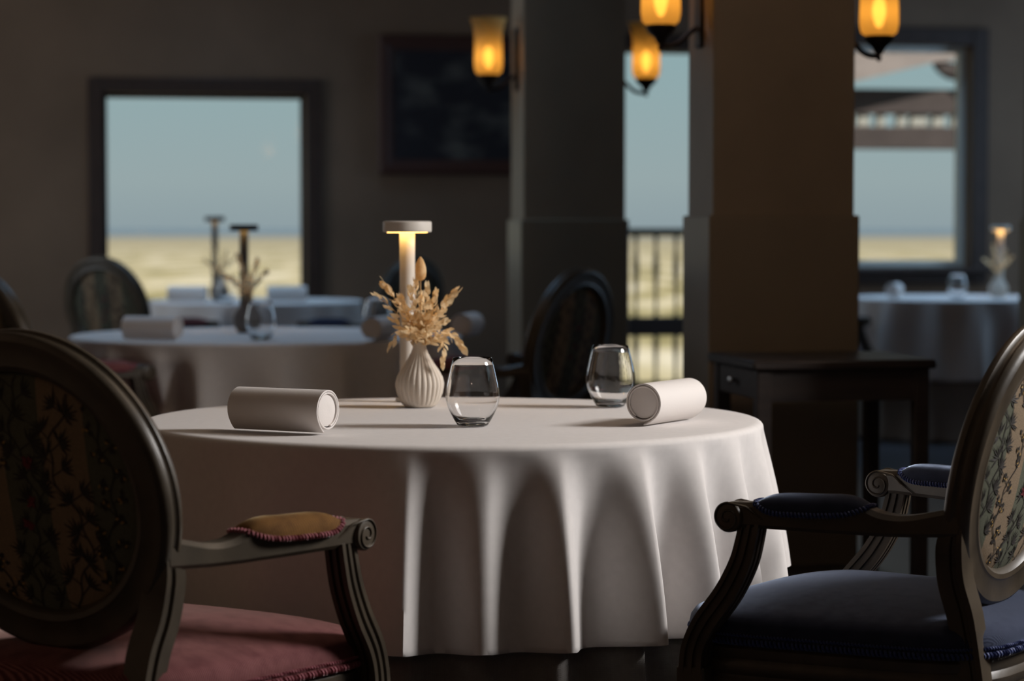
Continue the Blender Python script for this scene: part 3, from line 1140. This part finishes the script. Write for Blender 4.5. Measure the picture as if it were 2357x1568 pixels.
        pth = smooth_path([(sgn * .301, .104, .645), (sgn * .301, .110, .615), (sgn * .300, .122, .575), (sgn * .296, .150, .525), (sgn * .288, .193, .470), (sgn * .280, .217, .425), (sgn * .278, .222, .385)], 6)
        CH['post' + tagn] = MB().sweep(pth, sec, (1, 0, 0), lambda k: 1.0 + .18 * k).mesh('arm_post', M['frame'], 35)
        # front leg: block and fluted taper
        m = MB(); m.box(sgn * .272 - .026, sgn * .272 + .026, .196, .248, .345, .395, .003)
        m.lathe([(.010, 0), (.014, .005), (.012, .02), (.013, .03), (.022, .28), (.024, .30), (.021, .315), (.027, .33), (.027, .345)], 24, (sgn * .272, .222, 0), rf=lambda th, z: 1 - .06 * (0.5 + .5 * math.cos(12 * th)) * (1 if .03 < z < .29 else 0))
        CH['frontleg' + tagn] = m.mesh('leg', M['frame'], 35)
        # rear leg running up into the stile
        ws = .021
        sec = [(-ws, -ws), (ws, -ws), (ws, -.011), (ws - .004, -.009), (ws - .004, -.003), (ws, -.001), (ws, .006), (ws, ws), (-ws, ws), (-ws, .006), (-ws, -.001), (-ws + .004, -.003), (-ws + .004, -.009), (-ws, -.011)]
        pth = smooth_path([(sgn * .195, -.315, 0), (sgn * .195, -.285, .15), (sgn * .192, -.248, .33), (sgn * .190, -.232, .42), (sgn * .194, -.219, .50), (sgn * .206, -.207, .56), (sgn * .216, -.207, .61), (sgn * .227, -.216, .655), (sgn * .232, -.226, .70)], 5)
        CH['stile' + tagn] = MB().sweep(pth, sec, (1, 0, 0), lambda k: (.72 + .34 * min(1, k * 2)) * (1 - .65 * sstep(.76, 1, k))).mesh('stile', M['frame'], 35)


build_chair_meshes()


def az_rot(az):
    return -math.radians(az)


def chair(loc, az, label, seat, pad, braid, group='medallion back armchairs', sc=1.0):
    r = thing('armchair', label, 'chair', (loc[0], loc[1], 0), az_rot(az), group, sc)
    bf = obj('back_frame', CH['back_frame'], r)
    for rear in (0, 1):
        pn = obj('outer_back_upholstery' if rear else 'inner_back_upholstery', CH['panel%d' % rear], r)
        for k, nm in (('thread', 'embroidered_foliage'), ('red', 'embroidered_blossom'), ('gold', 'embroidered_bud')):
            e_ = obj(nm, CH['%s%d' % (k, rear)], pn); e_['kind'] = 'stuff'
    obj('seat_rail', CH['seat_rail'], r)
    sc_ = obj('seat_cushion', CH['seat_cushion'], r, seat)
    obj('seat_braid', CH['seat_braid'], sc_, braid)
    obj('seat_cord', CH['seat_cord'], sc_, braid)
    for s in 'RL':
        a_ = obj('arm', CH['arm' + s], r)
        obj('scroll', CH['scroll' + s], a_)
        obj('scroll_carving', CH['spiral%s1' % s], a_); obj('scroll_carving', CH['spiral%s-1' % s], a_)
        obj('arm_pad', CH['pad' + s], a_, pad)
        obj('pad_braid', CH['padbraid' + s], a_, braid)
        obj('arm_post', CH['post' + s], r)
        obj('leg', CH['frontleg' + s], r)
        obj('stile', CH['stile' + s], r)
    return r


chair((-0.573, 3.74), 32, 'olive wooden armchair with rose velvet seat and mustard arm pad, nearest at left', M['rose'], M['mustard'], M['braid_pink'])
chair((0.64, 4.11), -58, 'dark wooden armchair with navy velvet seat and blue braid, nearest at right', M['blue'], M['blue'], M['braid_blue'])
chair((-1.475, 7.85), 50, 'dark armchair cut off by the left picture edge, at the middle table', M['rose'], M['rose'], M['braid_pink'], sc=1.015)
chair((-0.02, 8.06), -60, 'armchair with floral tapestry back turned to the middle table, left of the glazed door', M['rose'], M['rose'], M['braid_pink'], sc=1.02)
chair((-1.745, 11.45), 36, 'dark oval-backed armchair overlapping the lower left corner of the left window', M['rose'], M['rose'], M['braid_pink'], sc=1.02)
chair((-0.69, 11.5), -57, 'dark armchair half hidden behind the lamp and dried flowers, by the far left table', M['blue'], M['blue'], M['braid_blue'], sc=1.02)
chair((1.52, 12.48), 60, 'dark armchair left of the far table below the right window, mostly behind the pier', M['blue'], M['blue'], M['braid_blue'])
chair((3.05, 12.34), -50, 'dark armchair right of the far table below the right window, at the picture edge', M['blue'], M['blue'], M['braid_blue'])


# ------------------------------------------------------------------ small things on the tables
def lamp_meshes():
    CH['lampbase'] = MB().lathe([(.022, 0), (.0255, .0015), (.0255, .006), (.023, .0075)], 32).mesh('base', M['lamp_white'])
    CH['lampcol'] = MB().lathe([(.0165, .007), (.0165, .368)], 32, cap0=False).mesh('column', M['lamp_white'])
    CH['lamphead'] = MB().lathe([(.044, .3605), (.050, .3605), (.0517, .362), (.052, .364), (.052, .380), (.0517, .382), (.050, .3833), (.045, .384)], 48).mesh('head', M['lamp_white'])
    CH['lamphead_deep'] = MB().lathe([(.030, .367), (.047, .367), (.0475, .3605), (.050, .3605), (.0517, .362), (.052, .364), (.052, .380), (.0517, .382), (.050, .3833), (.045, .384)], 48).mesh('head', M['lamp_black'])
    rg = []
    for r_, z_ in ((.020, .3600), (.043, .3600), (.043, .3595), (.020, .3595)):
        rg.append((r_, z_))
    m = MB()
    rings = [[(r_ * math.cos(2 * PI * i / 40), r_ * math.sin(2 * PI * i / 40), z_) for r_, z_ in rg] for i in range(40)]
    m.loop_loft(rings)
    CH['lampled'] = m.mesh('led_ring', M['led'])


lamp_meshes()


def lamp(loc, label, body, k=1.0):
    r = thing('table_lamp', label, 'table lamp', (loc[0], loc[1], TOP), 0, 'slim cordless table lamps')
    deep = body is M['lamp_black']
    for key, nm in (('lampbase', 'base'), ('lampcol', 'column'), ('lamphead_deep' if deep else 'lamphead', 'head')):
        o = obj(nm, CH[key], r, body)
    o = obj('led_ring', CH['lampled'], r)
    o.location.z = .0064 if deep else 0
    r.scale = (1, 1, k)
    return r


def vase_mesh(name, material, ribs=26, segs=312):
    prof = [(.0285, 0), (.0315, .001), (.036, .006), (.042, .014), (.0472, .028), (.0500, .042), (.0500, .050), (.0475, .061), (.0415, .073), (.033, .086), (.0245, .099), (.0182, .111), (.0148, .121), (.0132, .130), (.0128, .134)]
    def rf(th, z):
        f = sstep(0.0, .02, z) * (1 - .6 * sstep(.085, .125, z))
        c = abs(math.sin(ribs * th / 2))
        return 1 - .075 * f * (1 - c) ** 1.4 + .01 * f
    m = MB()
    m.lathe(prof, segs, rf=rf, cap0=True, cap1=False)
    inner = [(.0128, .134), (.0118, .1335), (.0112, .126), (.014, .112), (.018, .1)]
    m.lathe(inner, segs, cap0=False, cap1=True)
    return m.mesh(name, material, 70)


CH['vase'] = vase_mesh('bud_vase', M['ceramic'])
CH['glass'] = None
gp_out = [(.0275, .0012), (.0290, .0022), (.0305, .005), (.0345, .011), (.0405, .022), (.0460, .034), (.0495, .046), (.0508, .056), (.0502, .067), (.0480, .080), (.0445, .096), (.0405, .113), (.0370, .1275)]
gp_in = [(.0366, .1278), (.0362, .1274), (.0397, .113), (.0437, .096), (.0472, .080), (.0494, .067), (.0500, .056), (.0487, .046), (.0451, .034), (.0395, .0235), (.0325, .0135), (.0270, .0090), (.018, .0075), (.008, .0070)]
m = MB().lathe([(.012, .0028), (.024, .0022)] + gp_out + gp_in, 72)
CH['glass'] = m.mesh('stemless_glass', M['glass'], 70)


def glass(x, y, label):
    o = obj('stemless_glass', CH['glass']); o.location = (x, y, TOP - 0.0005)
    return tag(o, label, 'glass', 'stemless drinking glasses')


# rolled napkin: a thick sheet wound on itself, ends closed by the folded cloth
def napkin_mesh():
    L = .196
    turns = 1.9
    n = 130
    m = MB()
    R0, R1 = .0385, .0305
    th = .0032
    def pt(k, off):
        an = -PI * 0.62 - k * turns * 2 * PI
        r = R0 + (R1 - R0) * k + off
        if k < .05:
            r += .004 * ((.05 - k) / .05) ** 1.5
        return r * math.cos(an), r * math.sin(an)
    rings = []
    for i in range(n + 1):
        k = i / n
        (ax, az), (bx, bz) = pt(k, 0), pt(k, -th)
        b = .0009
        rings.append([(-L / 2 + b, ax, az), (L / 2 - b, ax, az), (L / 2, (ax * .65 + bx * .35), (az * .65 + bz * .35)), (L / 2, (ax * .35 + bx * .65), (az * .35 + bz * .65)),
                      (L / 2 - b, bx, bz), (-L / 2 + b, bx, bz), (-L / 2, (ax * .35 + bx * .65), (az * .35 + bz * .65)), (-L / 2, (ax * .65 + bx * .35), (az * .65 + bz * .35))])
    m.loft(rings)
    CH['napkin'] = m.mesh('rolled_sheet', M['napkin'], 50)
    m = MB().lathe([(.008, -L / 2 + .003), (.024, -L / 2 + .0028), (.0292, -L / 2 + .0045), (.0292, L / 2 - .0045), (.024, L / 2 - .0028), (.008, L / 2 - .003)], 48, axis='X')
    CH['napcore'] = m.mesh('folded_core', M['napkin'], 50)


napkin_mesh()


def napkin(x, y, ang, label, roll=0.0):
    r = thing('rolled_napkin', label, 'napkin', (x, y, TOP + 0.0425), ang, 'rolled white napkins')
    for k, nm in (('napkin', 'rolled_sheet'), ('napcore', 'folded_core')):
        o = obj(nm, CH[k], r)
        o.rotation_euler = (roll, 0, 0)
    return r


# near table setting
lamp((-0.223, 5.15), 'slim off-white table lamp behind the cream vase on the near table', M['lamp_white'])
v = obj('bud_vase', CH['vase']); v.location = (-0.191, 4.99, TOP)
tag(v, 'cream ribbed ceramic bud vase holding dried leaves on the near table', 'vase', 'bud vases')
glass(-0.0736, 4.505, 'clear stemless glass in front of the cream vase on the near table')
glass(0.2035, 4.99, 'clear stemless glass behind the right-hand napkin on the near table')
napkin(-0.414, 4.368, math.atan2(-0.095, 0.17), 'white rolled napkin lying at the left of the near table', roll=0.0)
napkin(0.294, 4.59, math.atan2(0.17, 0.10), 'white rolled napkin pointing away at the right of the near table', roll=0.35)


# dried sprigs
def leaf_shape():
    m = MB()
    top, bot = [], []
    N = 7
    for i in range(N):
        k = i / (N - 1)
        w = math.sin(PI * k ** .8) ** .9 * .26 + (.0 if 0 < i < N - 1 else 0)
        z = .10 * math.sin(PI * k) - .06 * k * k
        top.append((k, w, z + .06 * w)); bot.append((k, -w, z + .06 * w))
    mid = [(i / (N - 1), 0, .10 * math.sin(PI * i / (N - 1)) - .06 * (i / (N - 1)) ** 2 - .02) for i in range(N)]
    f = []
    vs = top + mid + bot
    for i in range(N - 1):
        f.append((i, i + 1, N + i + 1, N + i)); f.append((N + i, N + i + 1, 2 * N + i + 1, 2 * N + i))
    return vs, f


LV, LF = leaf_shape()
m = MB(); m.add(LV, LF)
CH['leafmesh'] = m.mesh('leaf', M['leaf'], 80)


def sprig(root, base, tip, seed, n, bend, label, joined=False, Lr=(.018, .030), sag=0.0, group='dried sprigs in the near vase', k_start=.3):
    """base and tip relative to root (the vase foot)"""
    rnd = random.Random(seed)
    b_, t_ = Vector(base), Vector(tip)
    mid = b_.lerp(t_, .5) + Vector(bend)
    path = smooth_path([b_ + Vector((0, 0, -.06)), b_, mid, t_], 8)
    r = None
    st = MB().tube(path, lambda k: .0012 - .0006 * k, 6)
    if joined:
        mm = st
    else:
        r = thing('dried_sprig', label, 'dried flower', root, 0, group)
        st.build('stem', M['leaf'], r)
    for i in range(n):
        k = k_start + (1 - k_start) * (i + .5) / n
        f = k * (len(path) - 1)
        j = min(int(f), len(path) - 2)
        pos = path[j].lerp(path[j + 1], f - j)
        tan = (path[j + 1] - path[j]).normalized()
        an = i * 2.4 + rnd.uniform(-.4, .4)
        ref = tan.cross(Vector((0, 1, 0.2))).normalized()
        out = (Matrix.Rotation(an, 3, tan) @ ref)
        sp = rnd.uniform(.45, .95) * (1 - .55 * (k if k > .8 else 0))
        d = (tan * math.cos(sp) + out * math.sin(sp) + Vector((0, 0, -sag))).normalized()
        nrm = (out - d * out.dot(d))
        nrm = nrm.normalized() if nrm.length > 1e-4 else Vector((0, 0, 1))
        nrm = (Matrix.Rotation(rnd.uniform(-.7, .7), 3, d) @ nrm)
        side = nrm.cross(d)
        L = rnd.uniform(*Lr) * (1 - .25 * k)
        Mx = Matrix((d * L, side * L * rnd.uniform(.8, 1.25), nrm * L)).transposed().to_4x4()
        Mx.translation = pos
        if joined:
            mm.add([Mx @ Vector(p_) for p_ in LV], LF)
        else:
            o = obj('leaf', CH['leafmesh'], r); o.matrix_local = Mx
    if joined:
        return mm
    return r


VR = (-0.191, 4.99, TOP)
PXM = 4.99 / 5565.0


def bq(px, py, dy=0.0):
    """offset from the vase foot, given where a tip shows beside it in the photograph's vertical plane through the vase"""
    return ((px - 965) * PXM, dy, (942 - py) * PXM)


mouth = (0, 0, .128)
SPR = [((882, 660), .01, 18, (0, 0, .012), 'pale dried sprig reaching up to the left out of the cream vase', 0),
       ((868, 682), -.03, 8, (0, 0, .01), 'thin dried sprig with the leftmost tip in the cream vase', 0),
       ((905, 742), .02, 9, (0, 0, .0), 'short dried sprig pointing left above the vase neck', 0),
       ((902, 800), -.01, 7, (-.012, 0, .028), 'dried sprig hanging down left of the vase neck', .2),
       ((945, 672), -.03, 14, (0, 0, 0), 'dried sprig standing upright just left of the bunny tail', 0),
       ((968, 690), .03, 13, (0, 0, 0), 'dried sprig standing in the middle of the bouquet in the cream vase', 0),
       ((1003, 680), .0, 16, (.004, 0, 0), 'dried sprig standing upright right of the bunny tail', 0),
       ((1050, 674), -.02, 17, (0, 0, .004), 'long dried sprig reaching up to the right out of the cream vase', 0),
       ((1024, 745), -.04, 10, (0, 0, .01), 'dried sprig leaning right towards the camera in the cream vase', 0),
       ((1064, 804), -.01, 15, (.010, 0, .030), 'long dried sprig arching over to the right of the vase neck', .15),
       ((1019, 842), -.04, 15, (.022, 0, .032), 'dried sprig drooping down beside the vase in front of the glass', .25),
       ((926, 694), -.02, 13, (0, 0, .004), 'dried sprig leaning slightly left in front of the lamp column', 0),
       ((956, 658), .02, 14, (-.004, 0, 0), 'tall dried sprig directly behind the bunny tail stem', 0),
       ((984, 668), -.03, 14, (.004, 0, 0), 'tall dried sprig just right of the bunny tail stem', 0),
       ((1026, 704), .02, 12, (0, 0, .004), 'dried sprig at the right, below the long right-hand sprig', 0),
       ((985, 770), -.05, 10, (0, -.01, .01), 'short dried sprig leaning forward over the vase rim', 0),
       ((940, 765), -.04, 10, (0, -.01, .01), 'short dried sprig leaning forward and left over the vase rim', 0)]
for i, (pp, dy, n, bend, lab, sag) in enumerate(SPR):
    sprig(VR, mouth, bq(*pp, dy), 20 + i, int(n * 2.2), bend, lab, sag=sag, k_start=.28)
bt = thing('bunny_tail_grass', 'single dried bunny tail grass head standing above the bouquet', 'dried flower', VR)
MB().tube(smooth_path([(0, 0, .07), (.0, 0, .128), bq(967, 720, .005), bq(967, 650, .01)], 8), .0009, 6).build('stem', M['leaf'], bt)
tb = bq(967, 650, .01)
rr_ = random.Random(3)
jit = [[rr_.uniform(.92, 1.10) for _ in range(20)] for _ in range(12)]
pr = [(.001, 0), (.0075, .003), (.0105, .010), (.0115, .018), (.0108, .027), (.0088, .036), (.0055, .044), (.0015, .050)]
m = MB()
rings = []
for j, (r_, z_) in enumerate(pr):
    rings.append([(tb[0] + r_ * jit[j][i] * math.cos(2 * PI * i / 20), tb[1] + r_ * jit[j][i] * math.sin(2 * PI * i / 20), tb[2] - .002 + z_) for i in range(20)])
m.loft(rings); m.build('seed_head', M['tail'], bt, 80)


# other tables' settings
def px(x, d):
    return (x - 1178.5) / 5565.0 * d


def bouquet(x, y, where, seed, dark, h=1.0):
    o = obj('bud_vase', CH['vase'], None, M['ceramic_dark'] if dark else M['ceramic']); o.location = (x, y, TOP)
    tag(o, 'small ribbed bud vase with dried leaves on ' + where, 'vase', 'bud vases')
    rnd = random.Random(seed)
    names = ('leftmost', 'inner left', 'inner right', 'rightmost')
    for i in range(4):
        tip = ((-.075, -.03, .03, .075)[i] + rnd.uniform(-.01, .01), rnd.uniform(-.04, .04), .128 + h * (.075, .14, .12, .085)[i])
        mm = sprig((0, 0, 0), (0, 0, .128), tip, seed + i, 30, (0, 0, .01), '', joined=True, k_start=.2, Lr=(.022, .036))
        s_ = mm.build('dried_sprig', M['leaf'], None, 80); s_.location = (x, y, TOP)
        tag(s_, names[i] + ' dried sprig in the bud vase on ' + where, 'dried flower', 'dried sprigs in the farther vases')


lamp((px(562, 8.75), 8.75), 'dark slim table lamp on the middle table, right of the other lamp', M['lamp_black'])
bouquet(px(572, 8.62), 8.58, 'the middle table', 50, True)
glass(px(600, 8.02), 8.02, 'stemless glass on the middle table beside the dark lamp')
glass(px(868, 8.5), 8.5, 'stemless glass on the middle table, half behind the near bouquet')
napkin(px(348, 7.98), 8.0, math.atan2(-.07, .18), 'rolled napkin at the left of the middle table')
napkin(px(873, 7.95), 8.0, math.atan2(.19, .05), 'rolled napkin end-on at the right of the middle table', roll=.3)
napkin(px(1076, 8.3), 8.3, math.atan2(.19, .04), 'rolled napkin at the far right of the middle table, right of the near bouquet')

lamp((px(495, 12.62), 12.62), 'dark table lamp on the far left table, standing against the window', M['lamp_black'], 1.13)
bouquet(px(505, 12.4), 12.4, 'the far left table', 70, True)
napkin(px(432, 12.25), 12.25, math.atan2(-.03, .2), 'rolled napkin left of the lamp on the far left table')
napkin(px(660, 12.3), 12.3, math.atan2(.05, .18), 'rolled napkin right of the lamps on the far left table')
glass(px(520, 12.15), 12.15, 'stemless glass on the far left table under the window')

lamp((px(2302, 13.15), 13.15), 'pale table lamp glowing behind dried flowers on the far right table', M['lamp_white'])
bouquet(px(2296, 13.0), 12.98, 'the far right table', 90, False)
glass(px(2204, 12.85), 12.85, 'stemless glass on the far right table below the window')
napkin(px(2058, 12.95), 12.95, math.atan2(.19, .06), 'rolled napkin at the left of the far right table', roll=.3)

# ------------------------------------------------------------------ side table before the near pier
st = thing('side_table', 'dark wooden square side table standing against the near pier', 'side table', (0.648, 6.40, 0), A)
w_, d_ = 0.49, 0.45
m = MB(); m.box(-.01, w_ + .01, -.01, d_ + .01, .745, .77, .005); m.build('table_top', M['wood_dark'], st)
for nm, (x0, x1, y0, y1) in (('apron', (.04, w_ - .04, .012, .03)), ('apron', (.04, w_ - .04, d_ - .03, d_ - .012)), ('apron', (w_ - .03, w_ - .012, .04, d_ - .04))):
    m = MB(); m.box(x0, x1, y0, y1, .66, .745); m.build(nm, M['wood_dark'], st)
m = MB(); m.box(.010, .028, .045, d_ - .045, .665, .742, .003); dr = m.build('drawer', M['wood_dark'], st)
m = MB().lathe([(.004, -.022), (.010, -.020), (.011, -.015), (.006, -.010), (.005, .0)], 14, (.010, d_ * .52, .705), axis='X'); m.build('knob', mat('knob_metal', (.5, .5, .5), .25, metal=1.0), dr)
for (x0, y0) in ((.005, .005), (w_ - .045, .005), (.005, d_ - .045), (w_ - .045, d_ - .045)):
    m = MB(); m.box(x0, x0 + .04, y0, y0 + .04, 0, .745, .003); m.build('leg', M['wood_dark'], st)
m = MB(); m.box(.02, w_ - .02, .02, d_ - .02, .14, .16, .003); m.build('lower_shelf', M['wood_dark'], st)

# unseen globes added as warm fill, above and behind the camera
gm = emis_mat('fill_globe_glow', (1.0, 0.74, 0.52), 30.0)
for (x, y, z, k, lab) in ((-0.3, -0.6, 2.55, 0.42, 'unseen glowing globe added as warm fill behind the viewpoint'), (0.95, 4.9, 3.1, 1.22, 'unseen glowing globe added as warm fill high above the near table')):
    r = thing('fill_globe', lab, 'fill lamp', (x, y, z), 0, 'added warm fill globes')
    MB().lathe([(.02 * k, -.098 * k), (.06 * k, -.08 * k), (.09 * k, -.043 * k), (.1 * k, 0), (.09 * k, .043 * k), (.06 * k, .08 * k), (.02 * k, .098 * k)], 20).build('globe', gm, r)
    MB().lathe([(.03, .095 * k), (.03, .13 * k), (.012, .15 * k)], 16).build('cap', M['iron'], r)
    MB().tube([(0, 0, .14 * k), (0, 0, H - z)], .004, 6).build('cord', M['iron'], r)
